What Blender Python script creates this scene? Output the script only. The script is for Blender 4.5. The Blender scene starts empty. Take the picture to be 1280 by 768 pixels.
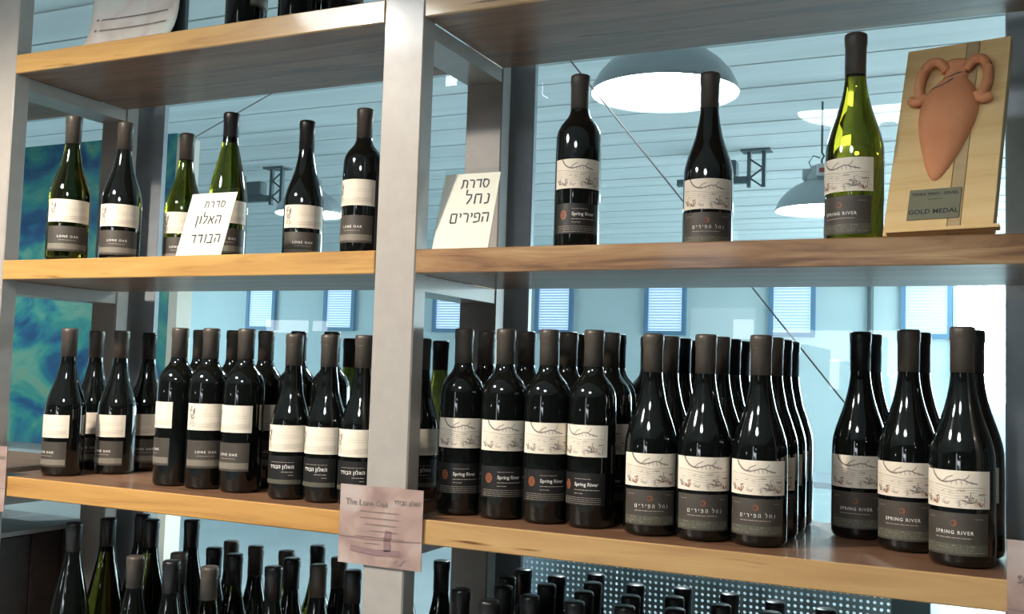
import bpy, bmesh, math, random
from mathutils import Vector, Matrix
random.seed(7)
C = bpy.context.scene.collection
PI = math.pi

# ------------------------------------------------------------------ camera
F_PX, PITCH, YAW, ROLL = 1263.6, 0.0648, -0.4396, 0.0316
CAM = Vector((0.8823, -1.3576, 0.2281))
fw = Vector((math.sin(YAW)*math.cos(PITCH), math.cos(YAW)*math.cos(PITCH), math.sin(PITCH)))
rt = Vector((math.cos(YAW), -math.sin(YAW), 0)); up = rt.cross(fw)
rt2 = math.cos(ROLL)*rt + math.sin(ROLL)*up
up2 = -math.sin(ROLL)*rt + math.cos(ROLL)*up
cam_data = bpy.data.cameras.new('camera')
cam_data.sensor_width = 36; cam_data.lens = 36*F_PX/1280
cam_data.clip_start = .05; cam_data.clip_end = 100
cam = bpy.data.objects.new('camera', cam_data); C.objects.link(cam)
cam.matrix_world = Matrix(((rt2.x, up2.x, -fw.x, CAM.x), (rt2.y, up2.y, -fw.y, CAM.y), (rt2.z, up2.z, -fw.z, CAM.z), (0, 0, 0, 1)))
bpy.context.scene.camera = cam

# ------------------------------------------------------------------ world, exposure
sc = bpy.context.scene
sc.view_settings.view_transform = 'Standard'; sc.view_settings.look = 'None'
sc.view_settings.exposure = 0.0; sc.view_settings.gamma = 1.0
sc.view_settings.use_curve_mapping = False
w = bpy.data.worlds.new('world'); sc.world = w; w.use_nodes = True
w.node_tree.nodes['Background'].inputs[0].default_value = (.55, .75, .9, 1)
w.node_tree.nodes['Background'].inputs[1].default_value = .3

def area_light(name, loc, target, sx, sy, power, col):
    d = bpy.data.lights.new(name, 'AREA'); d.shape = 'RECTANGLE'; d.size = sx; d.size_y = sy
    d.energy = power; d.color = col
    o = bpy.data.objects.new(name, d); C.objects.link(o); o.location = loc
    o.rotation_euler = (Vector(target)-Vector(loc)).to_track_quat('-Z', 'Y').to_euler()
    return o
# added fill light inside the right-hand wall, brightens the hall and its ceiling
area_light('hall_fill_right', (3.85, 10.2, .3), (-6, 10.2, 0.0), 8, 2.2, 480, (.80, .95, 1.0))
# added fill light at the left-hand wall, hidden beyond the painting
area_light('hall_fill_left', (-16.8, 8.5, .3), (0, 8.5, 0.4), 9, 2.2, 520, (.70, .92, 1.0))
# daylight through the shop front behind the photographer
area_light('daylight_front', (-1.0, -5.8, .6), (0, 0, .2), .5, 1.6, 8, (.85, .93, 1.0))

# ------------------------------------------------------------------ pixel helper (1280x768) -> point on a plane
def at(px, py, X=None, Y=None, Z=None):
    v = fw*F_PX + rt2*(px-640) - up2*(py-384)
    if Z is not None: s = (Z-CAM.z)/v.z
    elif Y is not None: s = (Y-CAM.y)/v.y
    else: s = (X-CAM.x)/v.x
    return CAM + v*s

# ------------------------------------------------------------------ materials
def mat(name, col, rough=.5, metal=0, coat=0, emit=None, estr=0, trans=0, ior=1.5, spec=.5):
    m = bpy.data.materials.new(name); m.use_nodes = True
    b = m.node_tree.nodes['Principled BSDF']
    b.inputs['Base Color'].default_value = (*col, 1); b.inputs['Roughness'].default_value = rough
    b.inputs['Metallic'].default_value = metal; b.inputs['Coat Weight'].default_value = coat
    b.inputs['Coat Roughness'].default_value = .08
    b.inputs['Specular IOR Level'].default_value = spec
    b.inputs['IOR'].default_value = ior; b.inputs['Transmission Weight'].default_value = trans
    if emit: b.inputs['Emission Color'].default_value = (*emit, 1); b.inputs['Emission Strength'].default_value = estr
    return m

def ramp(nt, stops):
    r = nt.nodes.new('ShaderNodeValToRGB')
    while len(r.color_ramp.elements) < len(stops): r.color_ramp.elements.new(.5)
    for e, (p, c) in zip(r.color_ramp.elements, stops): e.position = p; e.color = (*c, 1)
    return r

def noisy(m, scale, stops, stretch=(1, 1, 1), detail=6, bump=0, dist=0, rough_var=0):
    nt = m.node_tree; b = nt.nodes['Principled BSDF']
    tc = nt.nodes.new('ShaderNodeTexCoord'); mp = nt.nodes.new('ShaderNodeMapping')
    mp.inputs['Scale'].default_value = stretch
    n = nt.nodes.new('ShaderNodeTexNoise'); n.inputs['Scale'].default_value = scale
    n.inputs['Detail'].default_value = detail; n.inputs['Distortion'].default_value = dist
    nt.links.new(tc.outputs['Object'], mp.inputs[0]); nt.links.new(mp.outputs[0], n.inputs['Vector'])
    r = ramp(nt, stops); nt.links.new(n.outputs['Fac'], r.inputs[0]); nt.links.new(r.outputs[0], b.inputs['Base Color'])
    if bump:
        bp = nt.nodes.new('ShaderNodeBump'); bp.inputs['Strength'].default_value = bump; bp.inputs['Distance'].default_value = .002
        nt.links.new(n.outputs['Fac'], bp.inputs['Height']); nt.links.new(bp.outputs[0], b.inputs['Normal'])
    return m

def wood(name, stops, rough=.35, coat=.5, seed=0.0, knots=True):
    m = mat(name, stops[0][1], rough, coat=coat); nt = m.node_tree; b = nt.nodes['Principled BSDF']
    tc = nt.nodes.new('ShaderNodeTexCoord'); mp = nt.nodes.new('ShaderNodeMapping')
    mp.inputs['Scale'].default_value = (1.0, 9, 11); mp.inputs['Location'].default_value = (seed, seed*1.7, seed*.6)
    n = nt.nodes.new('ShaderNodeTexNoise'); n.inputs['Scale'].default_value = 3.2; n.inputs['Detail'].default_value = 8
    n.inputs['Distortion'].default_value = .9; n.inputs['Roughness'].default_value = .6
    nt.links.new(tc.outputs['Object'], mp.inputs[0]); nt.links.new(mp.outputs[0], n.inputs['Vector'])
    r = ramp(nt, stops); nt.links.new(n.outputs['Fac'], r.inputs[0])
    mp2 = nt.nodes.new('ShaderNodeMapping'); mp2.inputs['Scale'].default_value = (3.0, 20, 36); mp2.inputs['Location'].default_value = (seed*3, 1, seed)
    n2 = nt.nodes.new('ShaderNodeTexNoise'); n2.inputs['Scale'].default_value = 1.6; n2.inputs['Detail'].default_value = 2
    nt.links.new(tc.outputs['Object'], mp2.inputs[0]); nt.links.new(mp2.outputs[0], n2.inputs['Vector'])
    r2 = ramp(nt, [(.70, (1, 1, 1)), (.77, (.28, .18, .12))])
    nt.links.new(n2.outputs['Fac'], r2.inputs[0])
    mx = nt.nodes.new('ShaderNodeMix'); mx.data_type = 'RGBA'; mx.blend_type = 'MULTIPLY'; mx.inputs[0].default_value = 1 if knots else 0
    nt.links.new(r.outputs[0], mx.inputs[6]); nt.links.new(r2.outputs[0], mx.inputs[7])
    nt.links.new(mx.outputs[2], b.inputs['Base Color'])
    bp = nt.nodes.new('ShaderNodeBump'); bp.inputs['Strength'].default_value = .25; bp.inputs['Distance'].default_value = .001
    nt.links.new(n.outputs['Fac'], bp.inputs['Height']); nt.links.new(bp.outputs[0], b.inputs['Normal'])
    return m

M = {}
M['wood_honey'] = wood('wood_honey', [(.25, (.32, .155, .042)), (.5, (.50, .285, .090)), (.75, (.58, .35, .12))], seed=.3)
M['wood_amber'] = wood('wood_amber', [(.25, (.30, .14, .04)), (.5, (.50, .27, .085)), (.75, (.58, .33, .11))], seed=2.2)
M['wood_walnut'] = wood('wood_walnut', [(.36, (.12, .055, .022)), (.47, (.25, .13, .055)), (.56, (.33, .19, .085)), (.68, (.46, .31, .16))], seed=4.1)
M['wood_tan'] = wood('wood_tan', [(.25, (.34, .19, .075)), (.5, (.47, .285, .12)), (.75, (.54, .35, .16))], seed=6.7)
M['wood_crate'] = wood('wood_crate', [(.3, (.014, .007, .005)), (.7, (.035, .015, .010))], .6, 0, 9, False)
M['wood_pale'] = wood('wood_pale', [(.25, (.66, .42, .17)), (.5, (.80, .56, .26)), (.75, (.86, .64, .33))], .4, .2, 1.0, False)
M['wood_pale_stripe'] = wood('wood_pale_stripe', [(.3, (.46, .33, .18)), (.7, (.62, .45, .24))], .4, .2, 3.0, False)
M['board_top'] = noisy(mat('board_top', (.4, .4, .4), .5), 8, [(.3, (.30, .31, .32)), (.7, (.42, .43, .44))])
M['steel'] = noisy(mat('painted_steel', (.4, .38, .35), .34, coat=.25), 40, [(.35, (.36, .335, .31)), (.65, (.385, .36, .33))])
M['mullion'] = noisy(mat('grey_aluminium', (.25, .28, .3), .35, metal=.4), 30, [(.3, (.38, .42, .47)), (.7, (.44, .48, .53))])
M['glass_dark'] = mat('dark_bottle_glass', (.004, .005, .0045), .03, spec=.55, coat=.3)
M['glass_olive'] = mat('olive_bottle_glass', (.125, .108, .006), .0, trans=1, ior=1.5)
M['glass_deep'] = mat('deep_olive_bottle_glass', (.075, .068, .008), .0, trans=1, ior=1.5)
M['cap'] = noisy(mat('capsule_foil', (.05, .04, .035), .42), 60, [(.3, (.062, .050, .041)), (.7, (.080, .066, .054))])
M['cap_black_or_shaded'] = mat('capsule_black_or_shaded', (.012, .012, .014), .35)  # black foil, also the shaded look of rear-row capsules
M['paper'] = noisy(mat('label_paper', (.8, .72, .6), .55), 25, [(.3, (.82, .73, .60)), (.7, (.90, .82, .70))])
M['name_grey'] = noisy(mat('name_label_grey', (.09, .08, .07), .5), 30, [(.3, (.056, .048, .040)), (.7, (.074, .064, .053))])
M['name_black'] = mat('name_label_black', (.012, .012, .012), .45)
M['ink'] = mat('ink_grey', (.20, .16, .14), .6)
M['ink_soft'] = mat('ink_soft', (.50, .43, .36), .6)
M['rust'] = mat('ink_rust', (.27, .085, .035), .5)
M['white'] = mat('ink_white', (.82, .80, .76), .5)
M['band'] = mat('label_band', (.22, .20, .16), .5)
M['band_green'] = mat('label_band_green', (.10, .10, .075), .5)
M['black_ink'] = mat('black_marker', (.03, .03, .04), .6)
M['card'] = mat('white_card', (.86, .79, .69), .6)
M['terracotta'] = noisy(mat('terracotta', (.6, .2, .1), .7), 22, [(.3, (.66, .25, .11)), (.7, (.76, .33, .16))], bump=.1)
M['brass'] = noisy(mat('brass_plate', (.3, .28, .18), .35, metal=.7), 18, [(.3, (.26, .25, .17)), (.7, (.36, .34, .24))])
M['lamp_shade'] = mat('lamp_shade_metal', (.45, .48, .5), .35, metal=.5)
M['lamp_inner'] = mat('lamp_inner_white', (.9, .9, .9), .4, emit=(.9, .97, 1), estr=20)
M['bulb'] = mat('bulb_glow', (1, 1, 1), .5, emit=(1, .98, .95), estr=18)
M['dark_metal'] = mat('dark_metal', (.10, .13, .14), .5, metal=.3)
M['cable'] = mat('steel_cable', (.22, .18, .18), .5)
M['white_plastic'] = mat('white_plastic', (.8, .8, .8), .5)
M['red'] = mat('red_label', (.5, .1, .08), .5)
M['ceiling'] = noisy(mat('ceiling_panel', (.6, .68, .7), .6), 1.6, [(.3, (.62, .66, .67)), (.7, (.76, .80, .81))], stretch=(.25, 4, 1), detail=3)
M['joint'] = mat('ceiling_joint', (.30, .33, .35), .8)
M['underwood'] = wood('wood_dark_walnut', [(.25, (.075, .038, .025)), (.5, (.19, .095, .052)), (.75, (.27, .145, .08))], .42, .12, 12.0)
M['wall'] = noisy(mat('wall_paint', (.6, .7, .72), .7), 1.0, [(.3, (.56, .66, .68)), (.7, (.62, .71, .73))], detail=2)
M['wall_front'] = mat('wall_front_paint', (.10, .09, .085), .8)
M['floor'] = noisy(mat('floor_concrete', (.4, .45, .46), .3), 1.5, [(.3, (.34, .40, .42)), (.7, (.46, .52, .54))])
M['win_frame'] = mat('window_frame_blue', (.14, .26, .40), .5)
M['slat'] = mat('blind_slat', (.6, .7, .85), .5, emit=(.50, .68, 1.0), estr=.25)  # slats glow themselves, standing in for daylight on the blind
M['daylight'] = mat('daylight_pane', (.8, .85, .9), .4, emit=(.66, .82, 1.0), estr=.75)
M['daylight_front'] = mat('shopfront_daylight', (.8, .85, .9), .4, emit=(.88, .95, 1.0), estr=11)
M['daylight_door'] = mat('translucent_door', (.8, .85, .9), .4, emit=(.78, .97, 1.0), estr=20)
M['sheet_edge'] = mat('panel_edge_grey', (.10, .15, .17), .5)

# thin clear sheet (glass wall, acrylic): Fresnel mix of see-through and mirror
def clear(name, tint, base=.06, dust=0.0):
    m = bpy.data.materials.new(name); m.use_nodes = True; nt = m.node_tree
    for n in list(nt.nodes): nt.nodes.remove(n)
    o = nt.nodes.new('ShaderNodeOutputMaterial'); t = nt.nodes.new('ShaderNodeBsdfTransparent'); t.inputs[0].default_value = (*tint, 1)
    g = nt.nodes.new('ShaderNodeBsdfGlossy'); g.inputs['Roughness'].default_value = .0
    lw = nt.nodes.new('ShaderNodeFresnel'); lw.inputs[0].default_value = 1.45
    ge = nt.nodes.new('ShaderNodeNewGeometry'); iv = nt.nodes.new('ShaderNodeMath'); iv.operation = 'SUBTRACT'; iv.inputs[0].default_value = 1
    nt.links.new(ge.outputs['Backfacing'], iv.inputs[1])   # reflect on entering faces only: no internal mirror inside the thin sheet
    mu = nt.nodes.new('ShaderNodeMath'); mu.operation = 'MULTIPLY'; nt.links.new(lw.outputs[0], mu.inputs[0]); nt.links.new(iv.outputs[0], mu.inputs[1])
    mx = nt.nodes.new('ShaderNodeMixShader'); nt.links.new(mu.outputs[0], mx.inputs[0])
    nt.links.new(t.outputs[0], mx.inputs[1]); nt.links.new(g.outputs[0], mx.inputs[2]); nt.links.new(mx.outputs[0], o.inputs[0])
    return m
M['pane'] = clear('wall_glass', (.93, .98, .98))
M['acrylic'] = clear('clear_acrylic', (.95, .97, .97))

# perforated sheet: round holes 10 mm apart
def perforated():
    m = bpy.data.materials.new('perforated_sheet'); m.use_nodes = True; nt = m.node_tree
    b = nt.nodes['Principled BSDF']; b.inputs['Base Color'].default_value = (.50, .62, .66, 1); b.inputs['Roughness'].default_value = .4; b.inputs['Metallic'].default_value = .3
    o = nt.nodes['Material Output']; tc = nt.nodes.new('ShaderNodeTexCoord'); sx = nt.nodes.new('ShaderNodeSeparateXYZ')
    nt.links.new(tc.outputs['Object'], sx.inputs[0])
    def mt(op, a, bv=None):
        n = nt.nodes.new('ShaderNodeMath'); n.operation = op
        for i, v in enumerate((a, bv)):
            if v is None: continue
            if isinstance(v, (int, float)): n.inputs[i].default_value = v
            else: nt.links.new(v, n.inputs[i])
        return n.outputs[0]
    fx = mt('SUBTRACT', mt('FRACT', mt('MULTIPLY', sx.outputs['X'], 92)), .5)
    fz = mt('SUBTRACT', mt('FRACT', mt('MULTIPLY', sx.outputs['Z'], 92)), .5)
    d = mt('SQRT', mt('ADD', mt('MULTIPLY', fx, fx), mt('MULTIPLY', fz, fz)))
    h = mt('LESS_THAN', d, .25)
    t = nt.nodes.new('ShaderNodeBsdfTransparent'); mx = nt.nodes.new('ShaderNodeMixShader')
    nt.links.new(h, mx.inputs[0]); nt.links.new(b.outputs[0], mx.inputs[1]); nt.links.new(t.outputs[0], mx.inputs[2]); nt.links.new(mx.outputs[0], o.inputs[0])
    return m
M['perforated'] = perforated()

# abstract teal painting
def mural():
    m = mat('painted_canvas', (.05, .2, .25), .6); nt = m.node_tree; b = nt.nodes['Principled BSDF']
    tc = nt.nodes.new('ShaderNodeTexCoord')
    n = nt.nodes.new('ShaderNodeTexNoise'); n.inputs['Scale'].default_value = 3.0; n.inputs['Detail'].default_value = 8; n.inputs['Distortion'].default_value = 2.2
    nt.links.new(tc.outputs['Object'], n.inputs['Vector'])
    r = ramp(nt, [(.3, (.015, .06, .18)), (.42, (.025, .13, .28)), (.5, (.035, .26, .34)), (.56, (.06, .36, .32)), (.66, (.20, .46, .36)), (.8, (.36, .32, .12))])
    nt.links.new(n.outputs['Fac'], r.inputs[0])
    g = nt.nodes.new('ShaderNodeTexGradient'); g.gradient_type = 'SPHERICAL'
    mp = nt.nodes.new('ShaderNodeMapping'); mp.inputs['Location'].default_value = (1.35, 0, .42); mp.inputs['Scale'].default_value = (1.9, 1, 2.6)
    nt.links.new(tc.outputs['Object'], mp.inputs[0]); nt.links.new(mp.outputs[0], g.inputs[0])
    n2 = nt.nodes.new('ShaderNodeTexNoise'); n2.inputs['Scale'].default_value = 6; nt.links.new(tc.outputs['Object'], n2.inputs['Vector'])
    mu = nt.nodes.new('ShaderNodeMath'); mu.operation = 'MULTIPLY'; nt.links.new(g.outputs[1], mu.inputs[0]); nt.links.new(n2.outputs['Fac'], mu.inputs[1])
    mu2 = nt.nodes.new('ShaderNodeMath'); mu2.operation = 'MULTIPLY'; mu2.use_clamp = True; nt.links.new(mu.outputs[0], mu2.inputs[0]); mu2.inputs[1].default_value = 2.2
    mx = nt.nodes.new('ShaderNodeMix'); mx.data_type = 'RGBA'; nt.links.new(mu2.outputs[0], mx.inputs[0])
    nt.links.new(r.outputs[0], mx.inputs[6]); mx.inputs[7].default_value = (.28, .06, .24, 1)
    nt.links.new(mx.outputs[2], b.inputs['Base Color'])
    return m
M['mural'] = mural()
def washed(name, a, b_, c):
    return noisy(mat(name, a, .5), 14, [(.35, a), (.5, b_), (.68, c)], detail=4, dist=.6)
M['wash'] = washed('watercolour_card', (.27, .18, .17), (.38, .27, .235), (.46, .39, .37))
M['wash_pale'] = washed('watercolour_scroll', (.55, .47, .42), (.66, .60, .55), (.62, .66, .60))
M['wash_dark'] = mat('wash_purple', (.24, .15, .155), .6)

# ------------------------------------------------------------------ builders
def link(o, parent=None):
    C.objects.link(o)
    if parent: o.parent = parent
    return o
def obj(name, bm, m, parent=None, smooth=False, loc=None, bevel=0):
    if bevel:
        bmesh.ops.bevel(bm, geom=[e for e in bm.edges], offset=bevel, segments=1, profile=.7, affect='EDGES')
    me = bpy.data.meshes.new(name); bm.to_mesh(me); bm.free()
    for x in (m if isinstance(m, (list, tuple)) else [m]): me.materials.append(x)
    if smooth: me.polygons.foreach_set('use_smooth', [True]*len(me.polygons))
    o = bpy.data.objects.new(name, me)
    if loc is not None: o.location = loc
    return link(o, parent)
def empty(name, loc=(0, 0, 0), rotz=0):
    o = bpy.data.objects.new(name, None); o.location = loc; o.rotation_euler = (0, 0, rotz); o.empty_display_size = .05
    return link(o)
def tag(o, label=None, cat=None, group=None, kind=None):
    if label: o['label'] = label
    if cat: o['category'] = cat
    if group: o['group'] = group
    if kind: o['kind'] = kind
    return o
def box(bm, x0, x1, y0, y1, z0, z1):
    v = [bm.verts.new(p) for p in ((x0, y0, z0), (x1, y0, z0), (x1, y1, z0), (x0, y1, z0), (x0, y0, z1), (x1, y0, z1), (x1, y1, z1), (x0, y1, z1))]
    for f in ((0, 3, 2, 1), (4, 5, 6, 7), (0, 1, 5, 4), (1, 2, 6, 5), (2, 3, 7, 6), (3, 0, 4, 7)): bm.faces.new([v[i] for i in f])
def boxobj(name, x0, x1, y0, y1, z0, z1, m, parent=None, bevel=0):
    # origin at the box's middle so that the object's own coordinates drive its grain
    c = ((x0+x1)/2, (y0+y1)/2, z0); bm = bmesh.new()
    box(bm, x0-c[0], x1-c[0], y0-c[1], y1-c[1], 0, z1-z0)
    return obj(name, bm, m, parent, loc=c, bevel=bevel)
def lathe(bm, prof, seg=32, c=(0, 0, 0)):
    rings = []
    for r, z in prof:
        if r < 1e-5: rings.append([bm.verts.new((c[0], c[1], c[2]+z))])
        else: rings.append([bm.verts.new((c[0]+r*math.cos(2*PI*k/seg), c[1]+r*math.sin(2*PI*k/seg), c[2]+z)) for k in range(seg)])
    for a, b in zip(rings, rings[1:]):
        for k in range(seg):
            k2 = (k+1) % seg
            if len(a) == 1 and len(b) == 1: continue
            if len(a) == 1: bm.faces.new((a[0], b[k2], b[k]))
            elif len(b) == 1: bm.faces.new((a[k], a[k2], b[0]))
            else: bm.faces.new((a[k], a[k2], b[k2], b[k]))
    bmesh.ops.recalc_face_normals(bm, faces=bm.faces)
def spline(pts, n=5):
    P = [Vector(p) for p in pts]; P = [P[0]]+P+[P[-1]]; out = []
    for i in range(1, len(P)-2):
        a, b, c, d = P[i-1:i+3]
        for k in range(n):
            t = k/n; out.append(.5*((2*b)+(c-a)*t+(2*a-5*b+4*c-d)*t*t+(3*b-a-3*c+d)*t**3))
    return out+[P[-1]]
def tube(bm, pts, r, seg=8, radii=None):
    pts = [Vector(p) for p in pts]; rings = []
    for i, p in enumerate(pts):
        t = (pts[min(i+1, len(pts)-1)]-pts[max(i-1, 0)]).normalized()
        a = t.cross(Vector((0, 0, 1)) if abs(t.z) < .95 else Vector((0, 1, 0))).normalized(); b = t.cross(a)
        rr = radii[i] if radii else r
        rings.append([bm.verts.new(p+a*rr*math.cos(2*PI*k/seg)+b*rr*math.sin(2*PI*k/seg)) for k in range(seg)])
    for a, b in zip(rings, rings[1:]):
        for k in range(seg): bm.faces.new((a[k], a[(k+1) % seg], b[(k+1) % seg], b[k]))
    bm.faces.new(rings[0]); bm.faces.new(rings[-1][::-1])
    bmesh.ops.recalc_face_normals(bm, faces=bm.faces)

# ------------------------------------------------------------------ print: strokes and lettering laid on flat or round labels
GL = {  # Hebrew letters as pen strokes, (advance, strokes)
 'samekh': (.95, [[(.45, .95), (.12, .85), (.05, .45), (.3, .05), (.6, .05), (.82, .45), (.75, .85), (.45, .95), (.02, .97)]]),
 'dalet': (.9, [[(.02, .93), (.88, .93)], [(.7, .93), (.72, 0)]]),
 'resh': (.8, [[(.05, .93), (.55, .93), (.7, .78), (.7, 0)]]),
 'tav': (.95, [[(.1, .93), (.65, .93), (.82, .78), (.82, 0)], [(.25, .93), (.22, .2), (0, 0)]]),
 'nun': (.65, [[(.25, .95), (.5, .88), (.48, .1), (.05, 0)]]),
 'nun_final': (.5, [[(.15, .95), (.38, .9), (.36, -.4)]]),
 'het': (.95, [[(.1, 0), (.1, .93), (.8, .93), (.8, 0)]]),
 'lamed': (.85, [[(.12, 1.45), (.12, .93), (.72, .93), (.7, .6), (.3, 0)]]),
 'he': (.95, [[(.02, .93), (.82, .93), (.8, 0)], [(.18, .58), (.16, 0)]]),
 'pe': (.9, [[(.4, .5), (.15, .52), (.1, .9), (.6, .95), (.76, .75), (.74, .1), (.05, 0)]]),
 'yod': (.42, [[(.1, .95), (.3, .88), (.25, .55)]]),
 'mem_final': (.95, [[(.12, 0), (.12, .93), (.8, .93), (.8, 0), (.12, 0)]]),
 'alef': (.98, [[(.1, .95), (.88, 0)], [(.78, .95), (.72, .62), (.48, .48)], [(.1, 0), (.14, .35), (.32, .62)]]),
 'vav': (.45, [[(.12, .95), (.32, .92), (.3, 0)]]),
 'bet': (.9, [[(.1, .93), (.66, .93), (.66, .02)], [(0, 0), (.86, 0)]]),
 ' ': (.6, []),
}
W_SERIES = ['samekh', 'dalet', 'resh', 'tav']
W_STREAM = ['nun', 'het', 'lamed']
W_FRUITS = ['he', 'pe', 'yod', 'resh', 'yod', 'mem_final']
W_OAK = ['he', 'alef', 'lamed', 'vav', 'nun_final']
W_LONE = ['he', 'bet', 'vav', 'dalet', 'dalet']

class Print:
    def __init__(s): s.v = []; s.f = []; s.m = []
    def stroke(s, pts, w, mi, step=.004):
        P = [Vector(p).to_2d() for p in pts]; Q = [P[0]]
        for a, b in zip(P, P[1:]):
            n = max(1, int((b-a).length/step))
            for k in range(1, n+1): Q.append(a.lerp(b, k/n))
        base = len(s.v)
        for i, p in enumerate(Q):
            t = Q[min(i+1, len(Q)-1)]-Q[max(i-1, 0)]
            t = t.normalized() if t.length > 0 else Vector((1, 0)); n = Vector((-t.y, t.x))*w/2
            s.v += [p+n, p-n]
        for i in range(len(Q)-1):
            a = base+2*i; s.f.append((a, a+1, a+3, a+2)); s.m.append(mi)
    def rect(s, x0, x1, y0, y1, mi):
        s.stroke([(x0, (y0+y1)/2), (x1, (y0+y1)/2)], y1-y0, mi)
    def disc(s, x, y, r, mi, n=12, ry=None):
        b = len(s.v); ry = ry or r
        s.v += [Vector((x+r*math.cos(2*PI*k/n), y+ry*math.sin(2*PI*k/n))) for k in range(n)]
        s.f.append(tuple(range(b, b+n))); s.m.append(mi)
    def hebrew(s, word, right, y, h, w, mi, space=.12, sx=.85):
        x = right
        for g in word:
            adv, st = GL[g]; adv *= h*sx; x -= adv
            for q in st: s.stroke([(x+a*h*sx, y+b*h) for a, b in q], w, mi)
            x -= space*h
        return x
    def latin(s, txt, x, y, size, mi, spacing=1.0, align='LEFT', bold=0):
        cu = bpy.data.curves.new('t', 'FONT'); cu.body = txt; cu.size = size; cu.space_character = spacing
        cu.align_x = align; cu.offset = bold; cu.resolution_u = 2
        o = bpy.data.objects.new('t', cu); C.objects.link(o)
        bpy.context.view_layer.update()
        me = o.evaluated_get(bpy.context.evaluated_depsgraph_get()).to_mesh()
        b = len(s.v); s.v += [Vector((p.co.x+x, p.co.y+y)) for p in me.vertices]
        for f in me.polygons: s.f.append(tuple(b+i for i in f.vertices)); s.m.append(mi)
        bpy.data.objects.remove(o); bpy.data.curves.remove(cu)
    def lines(s, x0, x1, ys, w, mi, rnd, justify=True):
        for y in ys:
            x = x0; e = x1 if justify else x0+(x1-x0)*rnd.uniform(.5, .95)
            while x < e:
                l = rnd.uniform(.0025, .008); s.stroke([(x, y), (min(x+l, e), y)], w, mi); x += l+.0009
    def build(s, name, mats, parent, R=None, z0=0, lift=.0006, flat=None):
        me = bpy.data.meshes.new(name)
        if R:
            co = [((R+lift)*math.sin(p.x/R), -(R+lift)*math.cos(p.x/R), z0+p.y) for p in s.v]
        else:
            co = [(p.x, -lift, z0+p.y) for p in s.v] if flat is None else [flat(p.x, p.y, lift) for p in s.v]
        me.from_pydata(co, [], s.f)
        for x in mats: me.materials.append(x)
        me.polygons.foreach_set('material_index', s.m)
        o = bpy.data.objects.new(name, me)
        return link(o, parent)

def arc_label(name, R, half_deg, z0, z1, m, parent, th=.00035, seg=22):
    bm = bmesh.new(); n = seg; H = math.radians(half_deg); rows = []
    for r in (R+.00008, R+th):
        for z in (z0, z1):
            rows.append([bm.verts.new((r*math.sin(-H+2*H*k/n), -r*math.cos(-H+2*H*k/n), z)) for k in range(n+1)])
    i0, i1, o0, o1 = rows
    for k in range(n):
        bm.faces.new((o0[k], o0[k+1], o1[k+1], o1[k])); bm.faces.new((i0[k], i1[k], i1[k+1], i0[k+1]))
        bm.faces.new((i0[k], i0[k+1], o0[k+1], o0[k])); bm.faces.new((i1[k], o1[k], o1[k+1], i1[k+1]))
    bm.faces.new((i0[0], o0[0], o1[0], i1[0])); bm.faces.new((i0[n], i1[n], o1[n], o0[n]))
    bmesh.ops.recalc_face_normals(bm, faces=bm.faces)
    return obj(name, bm, m, parent, smooth=False)

# ------------------------------------------------------------------ bottles
def prof_burgundy(R, H):
    s = H/.30; k = R/.0405
    P = [(0, .006), (.024*k, .004), (.033*k, 0), (.0385*k, .003), (R, .009), (R, .128), (R*.985, .137), (R*.945, .147), (R*.87, .158), (R*.77, .170),
         (R*.65, .183), (R*.545, .196), (.0188, .209), (.0163, .221), (.0148, .233), (.0138, .245), (.0136, .262), (.0136, .288), (.0142, .290), (.0142, .2985), (0, .2985)]
    return [(r, z*s) for r, z in P]
def prof_bordeaux(R, H):
    s = H/.30; k = R/.037
    P = [(0, .006), (.024*k, .004), (.031*k, 0), (.0355*k, .003), (R, .008), (R, .186), (R*.985, .196), (R*.93, .206), (R*.82, .2150), (R*.66, .2225),
         (.0190, .2285), (.0160, .2345), (.0146, .242), (.0140, .252), (.0138, .288), (.0144, .290), (.0144, .2985), (0, .2985)]
    return [(r, z*s) for r, z in P]
def prof_flute(R, H):
    s = H/.30
    P = [(0, .006), (.024, .004), (.031, 0), (R*.95, .003), (R, .009), (R, .118), (R*.98, .132), (R*.92, .150), (R*.83, .168), (R*.71, .188),
         (R*.585, .208), (.0175, .228), (.0150, .244), (.0140, .258), (.0138, .288), (.0142, .290), (.0142, .2985), (0, .2985)]
    return [(r, z*s) for r, z in P]
def smooth_prof(P):
    out = [P[0]]
    for i in range(1, len(P)-1):
        a, b, c = P[i-1], P[i], P[i+1]
        if 4 < i < len(P)-4:
            out.append(((a[0]+6*b[0]+c[0])/8, (a[1]+6*b[1]+c[1])/8))
        else: out.append(b)
    out.append(P[-1]); return out

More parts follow.
